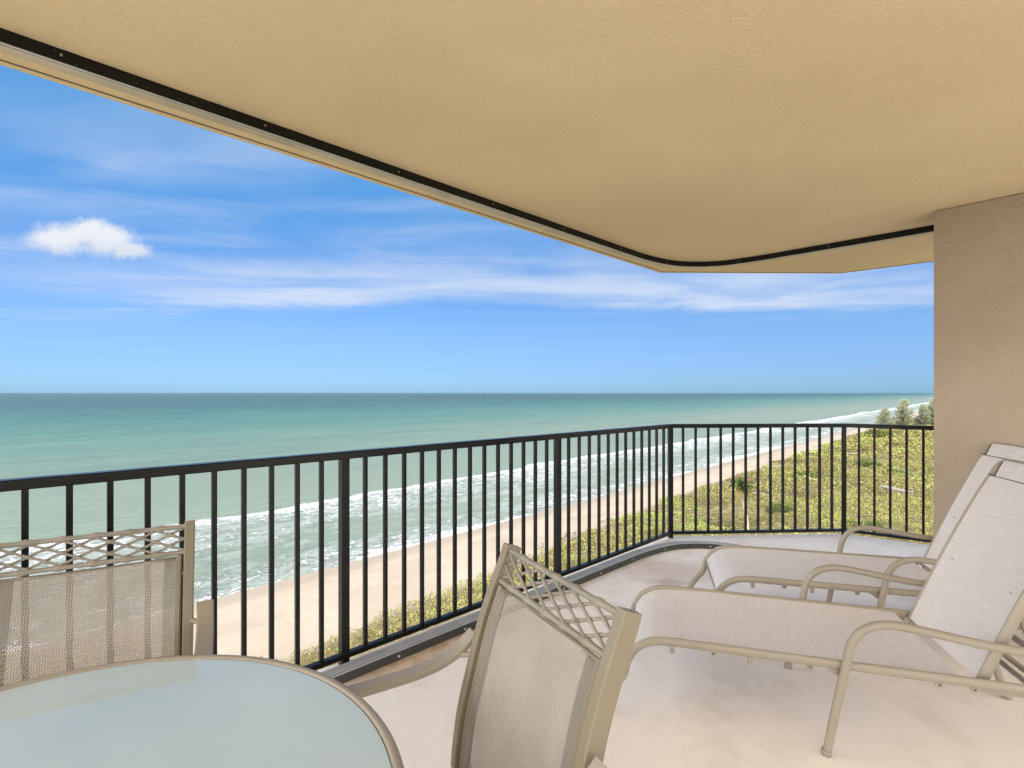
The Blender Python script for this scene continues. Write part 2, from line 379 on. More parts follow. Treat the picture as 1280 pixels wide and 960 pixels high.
# shore frame: v = metres off a line through the camera along the beach, u = metres along the beach
NV = (-.733, .680, 0); DU = (.680, .733, 0)
ZL = H-20.0; ZS = H-22.0
def mat_ground():
    m, N = new_mat('sand_and_dune_soil'); P = geo_co(N)
    v = N.vm('DOT_PRODUCT', P, NV); u = N.vm('DOT_PRODUCT', P, DU)
    wob = N.m('MULTIPLY', N.m('SUBTRACT', N.noise(P, .09, 4, .6), .5), 6)
    ve = N.m('ADD', v, wob)
    grain = N.noise(P, 1.6, 5, .7); big = N.noise(P, .12, 4, .6)
    sand = N.mix(N.ss(big, .3, .7), (.37, .312, .25), (.305, .25, .195))
    tracks = N.noise(N.xyz(N.m('MULTIPLY', u, .25), N.m('MULTIPLY', v, 1.6), 0), 1.0, 5, .7)
    sand = N.mix(N.m('MULTIPLY', N.ss(tracks, .48, .68), .45), sand, (.30, .245, .18))
    debris = N.m('MULTIPLY', N.ss(grain, .60, .70), N.m('MULTIPLY', N.ss(v, 52, 46), .55))
    sand = N.mix(debris, sand, (.20, .155, .10))
    wet = N.ss(N.m('ADD', v, N.m('MULTIPLY', wob, .35)), 54.5, 58.5)
    sand = N.mix(N.m('MULTIPLY', wet, .75), sand, (.275, .225, .165))
    soil = N.mix(N.ss(N.noise(P, .8, 4, .65), .4, .65), (.115, .10, .045), (.24, .195, .10))
    soil = N.mix(N.m('MULTIPLY', N.ss(N.noise(P, .05, 3, .6), .55, .7), .7), soil, (.33, .275, .175))
    vl = N.m('SUBTRACT', N.m('ADD', v, N.m('MULTIPLY', wob, .5)), N.ss(u, 10, 110, 0.0, 6.0))
    c = N.mix(N.ss(vl, 40.0, 37.5), sand, soil)
    N.set(N.p.inputs['Base Color'], c); N.set(N.p.inputs['Roughness'], N.lin(wet, 0, 1, .95, .45)); N.p.inputs['Specular IOR Level'].default_value = .15
    N.set(N.p.inputs['Normal'], N.bump(grain, .5, .15)); return m
def mat_sea():
    m, N = new_mat('sea_water'); P = geo_co(N)
    v0 = N.vm('DOT_PRODUCT', P, NV); u = N.vm('DOT_PRODUCT', P, DU)
    uv = N.xyz(u, v0, 0)
    wob = N.m('MULTIPLY', N.m('SUBTRACT', N.noise(N.xyz(N.m('MULTIPLY', u, .011), N.m('MULTIPLY', v0, .01), 0), 1.0, 3, .55), .5), 26)
    wob2 = N.m('MULTIPLY', N.m('SUBTRACT', N.noise(N.xyz(N.m('MULTIPLY', u, .07), N.m('MULTIPLY', v0, .04), 4), 1.0, 4, .6), .5), 9)
    v = N.m('ADD', v0, N.m('ADD', wob, wob2))
    # water colour against distance offshore (sand in suspension near the beach, deep blue far out)
    patch = N.noise(N.xyz(N.m('MULTIPLY', u, .0016), N.m('MULTIPLY', v0, .0075), 0), 1.0, 5, .6)
    vv = N.m('MULTIPLY', v0, N.lin(patch, .2, .8, .72, 1.35))
    lg = N.m('LOGARITHM', N.m('MAXIMUM', vv, 20.0), 10.0)              # log10 metres
    f = N.lin(lg, 1.7, 3.9)
    wc = N.ramp(f, [(0, (.172, .205, .168)), (.12, (.160, .198, .160)), (.24, (.142, .180, .148)), (.36, (.076, .150, .125)), (.46, (.046, .120, .108)), (.55, (.030, .088, .088)), (.66, (.024, .069, .079)), (.80, (.026, .068, .082)), (1, (.036, .080, .098))])
    streak = N.noise(N.xyz(N.m('MULTIPLY', u, .02), N.m('MULTIPLY', v0, .09), 2), 1.0, 5, .62)
    wc = N.mix(N.m('MULTIPLY', N.ss(streak, .46, .72), .30), wc, (.17, .225, .18))
    dst = N.noise(N.xyz(N.m('MULTIPLY', u, .006), N.m('MULTIPLY', v0, .035), 12), 1.0, 6, .66)
    wc = N.mix(N.m('MULTIPLY', N.ss(dst, .5, .68), .45), wc, N.mix(1.0, wc, (.62, .74, .80), 'MULTIPLY'))
    # foam density against distance
    g = N.lin(v, 55, 125)
    D = N.ramp(g, [(0, 1.0), (.065, .82), (.09, .54), (.13, .47), (.165, .53), (.20, .44), (.26, .40), (.33, .44), (.42, .50), (.52, .53), (.60, .57), (.637, .70), (.66, .66), (.685, .34), (.72, .10), (1, 0.0)])
    D = N.m('ADD', D, N.m('MULTIPLY', N.m('SUBTRACT', N.noise(N.xyz(N.m('MULTIPLY', u, .035), N.m('MULTIPLY', v0, .05), 11), 1.0, 4, .6), .5), .42))
    D = N.m('MULTIPLY', D, N.ss(v, 104, 99))
    lace = N.noise(N.xyz(N.m('MULTIPLY', u, .50), N.m('MULTIPLY', v0, .80), 0), 1.0, 8, .72, .8)
    cell = N.vor(N.vm('ADD', N.xyz(N.m('MULTIPLY', u, .33), N.m('MULTIPLY', v0, .55), 0), N.vm('MULTIPLY', N.noise(uv, .5, 3, .6, 0, 'Color'), (1.2, 1.2, 0))), 1.0, 'DISTANCE_TO_EDGE')
    vein = N.ss(cell, .10, .02)
    th = N.m('SUBTRACT', N.m('SUBTRACT', 1.06, D), N.m('MULTIPLY', vein, N.m('MULTIPLY', N.ss(D, .3, .5), .13)))
    fine = N.noise(N.xyz(N.m('MULTIPLY', u, 1.3), N.m('MULTIPLY', v0, 1.9), 5), 1.0, 5, .75, .5)
    foam = N.ss(N.m('SUBTRACT', N.m('ADD', N.m('MULTIPLY', lace, .62), N.m('MULTIPLY', fine, .38)), th), -.07, .13)
    film = N.m('MULTIPLY', N.ss(N.m('SUBTRACT', N.noise(N.xyz(N.m('MULTIPLY', u, .16), N.m('MULTIPLY', v0, .30), 15), 1.0, 5, .65, .6), N.m('SUBTRACT', .93, D)), -.06, .16), .22)
    foam = N.m('MAXIMUM', foam, film)
    caps = N.m('MULTIPLY', N.ss(N.noise(N.xyz(N.m('MULTIPLY', u, .05), N.m('MULTIPLY', v0, .16), 7), 1.0, 5, .7), .70, .76), N.m('MULTIPLY', N.ss(v0, 300, 130), .7))
    foam = N.m('MAXIMUM', foam, caps)
    c = N.mix(foam, wc, (.55, .58, .59))
    rip = N.noise(N.xyz(N.m('MULTIPLY', u, .12), N.m('MULTIPLY', v0, .40), 0), 1.0, 6, .62)
    nb = N.bump(N.m('ADD', rip, N.m('MULTIPLY', foam, .3)), N.ss(v0, 1500, 80, .35, 1.0), 1.2)
    t = m.node_tree; t.nodes.remove(N.p); df = N.n('ShaderNodeBsdfDiffuse'); gl = N.n('ShaderNodeBsdfGlossy'); mx = N.n('ShaderNodeMixShader')
    fr = N.n('ShaderNodeFresnel'); fr.inputs['IOR'].default_value = 1.33
    N.set(df.inputs['Color'], c); N.set(df.inputs['Normal'], nb); N.set(gl.inputs['Normal'], nb); gl.inputs['Roughness'].default_value = .3
    N.set(mx.inputs[0], N.m('MULTIPLY', N.m('MULTIPLY', fr.outputs[0], .20), N.m('SUBTRACT', 1.0, foam)))
    t.links.new(df.outputs[0], mx.inputs[1]); t.links.new(gl.outputs[0], mx.inputs[2]); t.links.new(mx.outputs[0], N.out.inputs[0]); return m
def mat_leaf(name, cols, attr='tint'):
    m, N = new_mat(name)
    a = N.n('ShaderNodeAttribute', attribute_name=attr).outputs['Fac']
    c = N.ramp(a, [(i/(len(cols)-1), q) for i, q in enumerate(cols)])
    N.set(N.p.inputs['Base Color'], c); N.p.inputs['Roughness'].default_value = .55; N.p.inputs['Specular IOR Level'].default_value = .25
    tr = N.n('ShaderNodeBsdfTranslucent'); N.set(tr.inputs[0], c); mx = N.n('ShaderNodeMixShader'); mx.inputs[0].default_value = .3
    t = m.node_tree; t.links.new(N.p.outputs[0], mx.inputs[1]); t.links.new(tr.outputs[0], mx.inputs[2]); t.links.new(mx.outputs[0], N.out.inputs[0])
    return m
M['ceiling'] = mat_ceiling(); M['wall'] = mat_wall(); M['floor'] = mat_floor()
M['sling'] = mat_sling('woven_sling', (.44, .40, .35)); M['band'] = mat_sling('woven_sling_hem', (.31, .28, .235), hole=.26)
M['fabric'] = mat_fabric('chaise_sling', (.70, .66, .635)); M['glass'] = mat_glass()
M['ground'] = mat_ground(); M['sea'] = mat_sea()
M['wood'] = mat_paint('weathered_grey_timber', (.36, .33, .30), .8, .4, spec=.1)
M['log'] = mat_paint('brown_log', (.20, .15, .105), .85, .4, spec=.1)
M['bark'] = mat_paint('grey_palm_bark', (.52, .47, .39), .85, .4, spec=.1)
M['darkpost'] = mat_paint('dark_stake', (.05, .05, .055), .7)

# ------------------------------------------------------------------ balcony structure
C1 = Vector((1.4875, 4.808)); C2 = Vector((3.18, 4.905)); dL = Vector((.7206, .6934)); dR = (Vector((3.673, 4.574))-C2).normalized()
P1 = Vector((-.8406, 2.5617)); P2 = Vector((.3275, 3.683))
dL = (C1-P1).normalized()
PEND = C1-dL*8.2; REND = C2+dR*3.2
def offs(pts, o):
    out = []
    for i, p in enumerate(pts):
        a = (pts[i]-pts[i-1]).normalized() if i else None; b = (pts[i+1]-pts[i]).normalized() if i < len(pts)-1 else None
        if a is None: a = b
        if b is None: b = a
        na = Vector((-a.y, a.x)); nb = Vector((-b.y, b.x)); nn = (na+nb).normalized(); out.append(p+nn*o/max(.3, nn.dot(na)))
    return out
edge = offs([PEND, C1, C2, REND], .036)
tag(MB().prism([tuple(p) for p in edge]+[(5.2, -2.6), (.2, -3.2), (-3.4, -3.6)], -.22, 0).build('balcony_floor', M['floor']), kind='structure')
tag(MB().prism([(-4.6, -.937), (1.412, 4.885), (3.151, 4.918), (5.3, 3.11), (4.4, -1.2), (.8, -1.7), (-3.2, -2.2)], 2.505, 2.75).build('ceiling', M['ceiling']), kind='structure')

ceil_o = bpy.data.objects['ceiling']
MB().sweep([(-4.57, -.964, 2.5035), (1.432, 4.848, 2.5035), (3.14, 4.88, 2.5035), (5.28, 3.075, 2.5035)], rect(.007, .003)).build('drip_groove', M['log'], ceil_o)

# wing wall at the right, square to the shore side
wp = Vector((2.656, 3.225)); wd = Vector((.266, -.303)).normalized(); wn = Vector((-wd.y, wd.x))
wo = MB().prism([tuple(wp), tuple(wp+wd*1.35), tuple(wp+wd*1.35+wn*.28), tuple(wp+wn*.28)], .001, 2.503).build('stucco_wall', M['wall'])
tag(wo, 'rough taupe stucco end wall rising to the ceiling behind the loungers', 'wall')
bv = wo.modifiers.new('bevel', 'BEVEL'); bv.width = .006; bv.segments = 2

# ---- shutter tracks
TP = spline([(x, y, 0) for x, y in TRK], 10)
def track_profile(path, o, prof, sgn=1):
    return prof
def build_track(name, z, sgn, label):
    t = empty(name, (0, 0, 0)); tag(t, label, 'track')
    pa = [Vector((p.x, p.y, z)) for p in TP]
    # side direction (t x up) points to the room (right of travel)
    h = .043*sgn
    def sw(x0, x1, z0, z1, nm, mat):
        a, b = sorted((z0, z1)); return MB().sweep(pa, [(x0, a), (x1, a), (x1, b), (x0, b)]).build(nm, mat, t)
    sw(-.004, .000, .001*sgn, h, 'inner_face', M['darkalu'] if sgn > 0 else M['blackface'])
    sw(-.0135, -.0045, .001*sgn, h+.001*sgn, 'inner_lip', M['alu'])
    sw(-.0305, -.014, .001*sgn, .022*sgn, 'groove', M['darkalu'])
    sw(-.037, -.031, .001*sgn, h*.95, 'outer_lip', M['alu'])
    sw(-.095 if sgn > 0 else -.080, -.0375, .001*sgn, h*.93, 'outer_flange', M['flange'] if sgn > 0 else M['tanflange'])
    # screws
    acc = 0; last = None; k = 0
    for i in range(1, len(pa)):
        acc += (pa[i]-pa[i-1]).length
        if acc > (.42 if sgn > 0 else .63) and pa[i].y > .8 and pa[i].y > -pa[i].x*.2:
            acc = 0; tt = (pa[i]-pa[i-1]).normalized(); s = tt.cross(Vector((0, 0, 1)))
            c = pa[i]+s*.0005+Vector((0, 0, h*.5))
            MB().tube([c-s*.001, c+s*.003], .006 if sgn > 0 else .0038, 10, up=(0, 0, 1)).build('screw', M['screw'] if sgn > 0 else M['flange'], t)
    return t
build_track('floor_track', 0, 1, 'grey and dark metal shutter track curving round the floor edge')
build_track('ceiling_track', 2.505, -1, 'dark metal shutter track curving under the ceiling edge')

# ---- railing
rail = empty('balcony_railing', (C1.x, C1.y, 0)); tag(rail, 'black metal balcony railing with square balusters above the beach', 'railing')
ro = Vector((C1.x, C1.y, 0))
def v3(p, z): return Vector((p.x, p.y, z))-ro
TOP = 1.067
top_path = [PEND, C1, C2, REND]
MB().sweep([v3(p, TOP-.0185) for p in top_path], rrect(.052, .037, .004)).build('top_rail', M['black'], rail)
def seg_parts(a, b, n, post_start=True, post_end=False):
    d = (b-a).normalized(); Mx = Matrix.Rotation(math.atan2(d.y, d.x), 4, 'Z')
    def pillar(p, w, z0, z1, nm):
        c = v3(p, 0); MM = Matrix.Translation(c) @ Mx
        MB().box(-w/2, w/2, -w/2, w/2, z0, z1, MM, .0015).build(nm, M['black'], rail)
    if post_start: pillar(a, .041, .001, TOP-.0375, 'post')
    if post_end: pillar(b, .041, .001, TOP-.0375, 'post')
    MB().sweep([v3(a+d*.021, .046), v3(b-d*.021, .046)], rrect(.034, .026, .002)).build('bottom_rail', M['black'], rail)
    for k in range(1, n):
        pillar(a+(b-a)*k/n, .0195, .0595, TOP-.0375, 'baluster')
stepL = (P2-P1).length/14
P0 = P1-dL*stepL*14; Pm = P0-dL*stepL*14
seg_parts(Pm, P0, 14); seg_parts(P0, P1, 14); seg_parts(P1, P2, 14); seg_parts(P2, C1, 13)
seg_parts(C1, C2, 14); C3 = C2+dR*.119*13; seg_parts(C2, C3, 13); seg_parts(C3, REND, 12)

# ------------------------------------------------------------------ patio table
TC = Vector((-.7365, .6655)); TR = .592; TZ = .72
tb = empty('patio_table', (TC.x, TC.y, 0)); tag(tb, 'round patio table with frosted pale aqua glass top and taupe rim', 'table')
g = MB().lathe([(0.0001, TZ-.012), (TR-.022, TZ-.012), (TR-.018, TZ-.008), (TR-.022, TZ-.0035), (.0001, TZ-.0035)], 160, smooth=False); g.build('glass_top', M['glass'], tb)
rp = [(TR-.017, TZ-.030), (TR-.004, TZ-.030), (TR, TZ-.024), (TR, TZ-.006), (TR-.004, TZ-.0005), (TR-.013, TZ), (TR-.019, TZ-.003), (TR-.017, TZ-.014), (TR-.017, TZ-.030)]
MB().lathe(rp, 160).build('rim', M['taupe'], tb)
for k in range(4):
    a = R(20+90*k); c, s_ = math.cos(a), math.sin(a)
    MB().tube(spline([(c*(TR-.03), s_*(TR-.03), TZ-.03), (c*.42, s_*.42, .58), (c*.36, s_*.36, .35), (c*.42, s_*.42, .12), (c*.46, s_*.46, .001)], 6), .016, 10).build('leg', M['taupe'], tb)
    MB().rod((c*.03, s_*.03, TZ-.03), (c*(TR-.03), s_*(TR-.03), TZ-.03), .011).build('cross_bar', M['taupe'], tb)
MB().tube([(math.cos(2*math.pi*i/48)*.365, math.sin(2*math.pi*i/48)*.365, .35) for i in range(48)], .010, 8, closed=True).build('lower_ring', M['taupe'], tb)

# ------------------------------------------------------------------ sling dining chairs
def post_y(z):   # how far forward of the top edge the back post sits at height z
    zs = [.29, .445, .53, .661, .767, .90]; qs = [.178, .158, .134, .100, .061, 0.0]
    return float(np.interp(z, zs, qs))
def smooth_post(z):
    return sum(post_y(z+d)*w for d, w in ((-.05, .2), (-.025, .25), (0, .3), (.025, .15), (.05, .1))) - .003
def bamboo(mb, a, b, r, step=.045):
    a, b = Vector(a), Vector(b); L = (b-a).length; n = max(2, int(L/step)); pts = []; sc = []
    for k in range(n):
        for t, q in ((.0, 1.38), (.10, 1.25), (.18, 1.0), (.5, .93), (.82, 1.0), (.90, 1.25)):
            pts.append(a+(b-a)*(k+t)/n); sc.append(q)
    pts.append(b); sc.append(1.2); mb.tube(pts, r, 8, sc)
CS = .87
def make_chair(loc, F):
    rz = math.atan2(F[1], F[0])-math.pi/2
    t = empty('patio_chair', (loc[0], loc[1], 0), rz)
    HW = .262
    zs = [.30+.6*i/16 for i in range(17)]
    for s in (-1, 1):
        path = [(s*HW, .02, -.2034), (s*HW, .06, -.06), (s*HW, .11, .08), (s*HW, .155, .22)]+[(s*HW, smooth_post(z), z) for z in zs]
        MB().sweep([(x, y-.008, z) for x, y, z in path], rrect(.030, .052, .003), up=(0, -1, .01)).build('back_post', M['olive'], t)  # 'olive' is the frame taupe, darkened for its shaded sides
        # inner sling rail
        MB().sweep([(s*(HW-.030), smooth_post(z)-.004, z) for z in np.linspace(.27, .795, 18)], rrect(.016, .024, .003), up=(0, -1, .01)).build('sling_rail', M['olive'], t)
        MB().rod((s*(HW-.035), smooth_post(.74)-.002, .74), (s*(HW-.008), smooth_post(.74)-.002, .74), .005).build('bracket', M['taupe'], t)
        # broad arm that sweeps off the back post and runs forward
        ap = spline([(s*(HW+.050), smooth_post(.615)-.01, .640), (s*(HW+.051), .145, .604), (s*(HW+.052), .20, .578), (s*(HW+.052), .27, .564), (s*(HW+.052), .38, .558), (s*(HW+.052), .50, .553), (s*(HW+.050), .55, .54)], 6)
        MB().rod((s*HW, smooth_post(.60), .60), (s*(HW+.045), .165, .590), .008).build('arm_bracket', M['taupe'], t)
        MB().sweep(ap, rrect(.050, .020, .004)).build('arm', M['taupe'], t)
        MB().sweep([(s*(HW+.04), .53, .540), (s*(HW+.04), .54, .30), (s*(HW+.04), .56, -.2034)], rrect(.028, .030, .003), up=(0, 1, 0)).build('front_leg', M['olive'], t)
        MB().sweep([(s*(HW-.026), .165, .275), (s*(HW-.026), .23, .272), (s*(HW-.026), .32, .295), (s*(HW-.026), .44, .345), (s*(HW-.026), .56, .38)], rrect(.020, .034, .003)).build('seat_rail', M['olive'], t)
    yt = smooth_post(.885)
    lp = MB()
    bamboo(lp, (-HW, smooth_post(.888), .888), (HW, smooth_post(.888), .888), .0085, .075)
    bamboo(lp, (-HW, smooth_post(.806), .806), (HW, smooth_post(.806), .806), .0085, .075)
    for fam in (-1, 1):
        for k in range(-3, 8):
            x0 = -HW+.013+k*.082; x1 = x0+.165
            a, b = (x0, .812), (x1, .882)
            if fam < 0: a, b = (-x0, .812), (-x1, .882)
            # clip to the posts
            lo, hi = -HW+.013, HW-.013
            (xa, za), (xb, zb) = a, b
            def clip(xa, za, xb, zb, lim, less):
                if (xa < lim) == less and (xb < lim) == less and xa != lim: return None
                if (xa < lim) == less:
                    k2 = (lim-xa)/(xb-xa); return lim, za+(zb-za)*k2, xb, zb
                if (xb < lim) == less:
                    k2 = (lim-xa)/(xb-xa); return xa, za, lim, za+(zb-za)*k2
                return xa, za, xb, zb
            r = clip(xa, za, xb, zb, lo, True)
            if r: r = clip(*r, hi, False)
            if not r or abs(r[0]-r[2]) < .02: continue
            off = .003*fam
            bamboo(lp, (r[0], smooth_post(r[1])+off, r[1]), (r[2], smooth_post(r[3])+off, r[3]), .0045, .042)
    lp.build('lattice_panel', M['bamboo'], t)
    w = HW-.037
    def backfn(i, j):
        z = .285+(.795-.285)*j; x = -w+2*w*i; sag = (1-(2*i-1)**2)*.022*(.35+.65*math.sin(math.pi*min(1, j*.95+.05)))
        top = -.010*(1-(2*i-1)**2) if j > .9 else 0
        return (x, smooth_post(z)-sag+.004, z+top*(j-.9)*10)
    MB().grid(backfn, 16, 24, (2*w, .53)).build('back_sling', M['sling'], t)
    for s in (-1, 1):   # doubled hem bands along the sides
        def hem(i, j, s=s):
            x = s*(w-.034*i); z = .285+(.787-.285)*j; q = (x/w); sag = (1-q*q)*.022*(.35+.65*math.sin(math.pi*min(1, j*.95+.05)))
            return (x, smooth_post(z)-sag+.0065, z)
        MB().grid(hem, 3, 20, (.034, .52)).build('hem_band', M['band'], t)
    MB().tube([(-w, smooth_post(.79), .790), (-w*.6, smooth_post(.785)-.012, .786), (0, smooth_post(.784)-.018, .783), (w*.6, smooth_post(.785)-.012, .786), (w, smooth_post(.79), .790)], .006, 8).build('top_hem', M['olive'], t)  # 'olive' is the frame taupe, darkened for its shaded sides
    def seatfn(i, j):
        x = -w+2*w*i; y = .15+.41*j; return (x, .16+.40*j, float(np.interp(j, [0, .2, .4, .7, 1], [.29, .28, .30, .35, .39]))-.02*(1-(2*i-1)**2)*math.sin(math.pi*j))
    MB().grid(seatfn, 12, 12, (2*w, .42)).build('seat_sling', M['sling'], t)
    MB().rod((-HW-.03, .55, .365), (HW+.03, .55, .365), .012).build('front_bar', M['olive'], t)
    MB().rod((-HW, .168, .262), (HW, .168, .262), .012).build('rear_bar', M['olive'], t)
    for o in t.children:                                   # bring the chair to its real size on the floor
        o.data.transform(Matrix.Translation((0, 0, H*(1-CS))) @ Matrix.Scale(CS, 4)); o.data.update()
    return t
FA = Vector((-.882, -.471)).normalized(); axA = Vector((.471, -.882))
cA = make_chair((.122*CS, 1.312*CS), FA); tag(cA, 'taupe sling patio chair with bamboo lattice top in front of the loungers', 'chair', 'sling patio chairs round the table')
FB = Vector((.488, -.873)).normalized()
cB = copy_tree(cA); cB.location = ((-1.143-.873*.268)*CS, (1.829-.488*.268)*CS, 0); cB.rotation_euler = (0, 0, math.atan2(FB.y, FB.x)-math.pi/2)
tag(cB, 'taupe sling patio chair backed against the railing behind the glass table', 'chair', 'sling patio chairs round the table')

# ------------------------------------------------------------------ chaise longues
def make_chaise():
    t = empty('chaise_longue')
    Wd = .2975; Z = .336
    ov = [(math.cos(2*math.pi*i/12)*.011, math.sin(2*math.pi*i/12)*.018) for i in range(12)]
    for s in (-1, 1):
        pth = spline([(1.60, s*Wd, Z), (1.2, s*Wd, Z), (.8, s*Wd, Z), (.4, s*Wd, Z), (.22, s*Wd, Z-.001), (.145, s*Wd, Z-.012), (.09, s*Wd, Z-.045), (.053, s*Wd, Z-.10), (.033, s*Wd, Z-.17), (-.020, s*Wd, .10), (-.075, s*Wd, .001)], 5)
        MB().sweep(pth, [(q[1], q[0]) for q in ov], up=(0, 1, 0), smooth=True).build('side_rail', M['taupe'], t)
    MB().rod((.055, -Wd, Z-.105), (.055, Wd, Z-.105), .011).build('end_bar', M['taupe'], t)
    w = Wd-.010
    ex = [.046, .053, .09, .145, .22, .4, .8, 1.22]; ez = [-.112, -.100, -.050, -.017, -.004, .002, .003, .003]
    Ls = np.concatenate([[0], np.cumsum(np.hypot(np.diff(ex), np.diff(ez)))])
    def seat(i, j):
        l = (i**1.5)*Ls[-1]; x = float(np.interp(l, Ls, ex)); z = float(np.interp(l, Ls, ez)); q = 2*j-1
        return (x, -w+2*w*j, Z+.004+z-.020*(1-q*q)*min(1, max(0, (x-.10)*5))*min(1, (1.22-x)*5+.25))
    MB().grid(seat, 56, 16, (1.25, .57)).build('seat_sling', M['fabric'], t)
    for x in (.30, .62, .95): MB().tube([(x, -w, Z-.012), (x, -w*.6, Z-.045), (x, w*.6, Z-.045), (x, w, Z-.012)], .011, 8).build('cross_bar', M['taupe'], t)
    # back
    bw = .268
    def bp(q, side, up=0.0):  # q: 0 hinge .. 1 top ; leans back 66 degrees with a slight curve
        x = 1.285+.33*q+.012*math.sin(math.pi*q)*-1+.03*max(0, q-.8); z = Z-.006+.735*q
        return Vector((x-up*.915, side, z+up*.40))
    side_p = [bp(q/12-.02, -bw) for q in range(0, 12)]
    top = []
    for k in range(0, 6):
        a = R(90*k/5); p = bp(.935+.065*math.sin(a), -bw+.055-math.cos(a)*.055); top.append(p)
    half = side_p+top; fullb = half+[Vector((p.x, -p.y, p.z)) for p in half[::-1]]
    fr = MB(); fr.sweep(fullb, [(math.cos(2*math.pi*i/12)*.010, math.sin(2*math.pi*i/12)*.019) for i in range(12)], up=(-.9, 0, .42), smooth=True); fr.build('back_frame', M['taupe'], t)
    bl = bw-.004
    def back(i, j):
        q = -.005+.905*i; y = -bl+2*bl*j; s = (2*j-1); e = max(0, q-.93)/.07
        return bp(q, y, .012-.018*(1-s*s)*min(1, i*6+.2)*min(1, (1-i)*5+.3))
    MB().grid(back, 32, 16, (.80, .53)).build('back_sling', M['fabric'], t)
    # pocket of cloth that slips over the top bar, notched at its corners
    def sleeve(i, j):
        s = (2*j-1); hw = bl-.012-.03*max(0, (abs(s) > 2))
        a = math.pi*(1.06*i-.02); r = .023
        c0 = bp(.965, 0)
        if i < .25: p = bp(.905+.07*(i/.25), 0, .014+.006*(i/.25))
        elif i > .75: p = bp(.905+.07*((1-i)/.25), 0, -.014-.006*((1-i)/.25))
        else:
            b = (i-.25)/.5*math.pi; p = bp(.975+.036*math.sin(b), 0, .020*math.cos(b))
        return Vector((p.x, -.225+.45*j, p.z))
    MB().grid(sleeve, 28, 10, (.2, .45)).build('head_sleeve', M['fabric'], t)
    hem = MB(); hem.tube([bp(.905, -.262+.524*k/8, .0145-.010*(1-(k/4-1)**2)) for k in range(9)], .0028, 6); hem.build('sleeve_hem', M['hem'], t)
    for s in (-1, 1):
        cr = MB(); cr.tube([bp(.905, s*.226, .016), bp(.93, s*.226, .017), bp(.96, s*.225, .020), bp(.985, s*.222, .020)], .003, 6); cr.build('corner_seam', M['hem'], t)
    # arms: one bent tube each, front leg, arm rest and rear leg
    for s in (-1, 1):
        Y = s*(Wd+.022)
        pth = spline([(.785, Y, .001), (.815, Y, .17), (.848, Y, .336), (.868, Y, .43), (.91, Y, .488), (.98, Y, .514), (1.08, Y, .508), (1.27, Y, .482), (1.42, Y, .471), (1.485, Y, .455), (1.525, Y, .40), (1.60, Y, .19), (1.66, Y, .001)], 6)
        MB().tube(pth, .0155, 12, up=(0, 1, 0)).build('arm_frame', M['taupe'], t)
        MB().tube([(.785, Y, .0005), (.787, Y, .022)], .0175, 12, up=(0, 1, 0)).build('foot_cap', M['rubber'], t)
        MB().tube([(1.66, Y, .0005), (1.653, Y, .022)], .0175, 12, up=(0, 1, 0)).build('foot_cap', M['rubber'], t)
        for x in (.233, .526): MB().tube([(x, s*Wd, Z-.012), (x, s*Wd, Z-.040), (x, s*Wd, Z-.046)], .0095, 10, [1, 1, .6], up=(1, 0, 0)).build('bumper', M['taupe'], t)
        for x in (.39, .736, 1.149, 1.253):
            pl = MB(); pl.tube([(x, s*(Wd-.003), Z-.022), (x, s*(Wd+.003), Z-.022)], .013, 12, up=(0, 0, 1)); plo = pl.build('lug', M['taupe'], t)
            MB().tube([(x, s*(Wd+.0028), Z-.024), (x, s*(Wd+.0045), Z-.024)], .0045, 8).build('screw', M['hem'], plo)
        gs = MB().prism([(.78, -.004), (.845, -.004), (.845, .004)], 0, 1)
        gg = MB(); gg.add([(.785, s*Wd-.004, Z-.016), (.842, s*Wd-.004, Z-.016), (.842, s*Wd-.004, Z-.052), (.785, s*Wd+.004, Z-.016), (.842, s*Wd+.004, Z-.016), (.842, s*Wd+.004, Z-.052)], [(0, 1, 2), (3, 5, 4), (0, 3, 4, 1), (1, 4, 5, 2), (2, 5, 3, 0)]); gg.build('gusset', M['taupe'], t)
        # adjusting rack and prop
        MB().sweep([(1.27, s*(Wd-.04), Z-.034), (1.60, s*(Wd-.04), Z-.034)], rrect(.012, .028, .002)).build('rack', M['taupe'], t)
    MB().tube([bp(.42, -.20), (1.50, -.20, Z-.02), (1.50, .20, Z-.02), bp(.42, .20)], .010, 8, up=(0, 0, 1)).build('prop_bar', M['taupe'], t)
    MB().rod((1.60, -Wd, Z), (1.60, Wd, Z), .013).build('rear_bar', M['taupe'], t)
    MB().rod((1.60, -Wd-.02, .19), (1.60, Wd+.02, .19), .011).build('rear_stretcher', M['taupe'], t)
    return t
ch = make_chaise()
a1 = Vector((.957, -.291)); n1 = Vector((.291, .957)); o1 = a1*-.215+n1*2.502
ch.location = (o1.x, o1.y, 0); ch.rotation_euler = (0, 0, math.atan2(a1.y, a1.x))
tag(ch, 'beige sling chaise longue with raised back standing nearest on the open floor', 'chaise longue', 'chaise longues by the wall')
ch2 = copy_tree(ch); a2 = Vector((.966, -.26)).normalized(); n2 = Vector((-a2.y, a2.x)); o2 = a2*.312+n2*3.355
ch2.location = (o2.x, o2.y, 0); ch2.rotation_euler = (0, 0, math.atan2(a2.y, a2.x))
tag(ch2, 'beige sling chaise longue between the front lounger and the curved floor track', 'chaise longue', 'chaise longues by the wall')

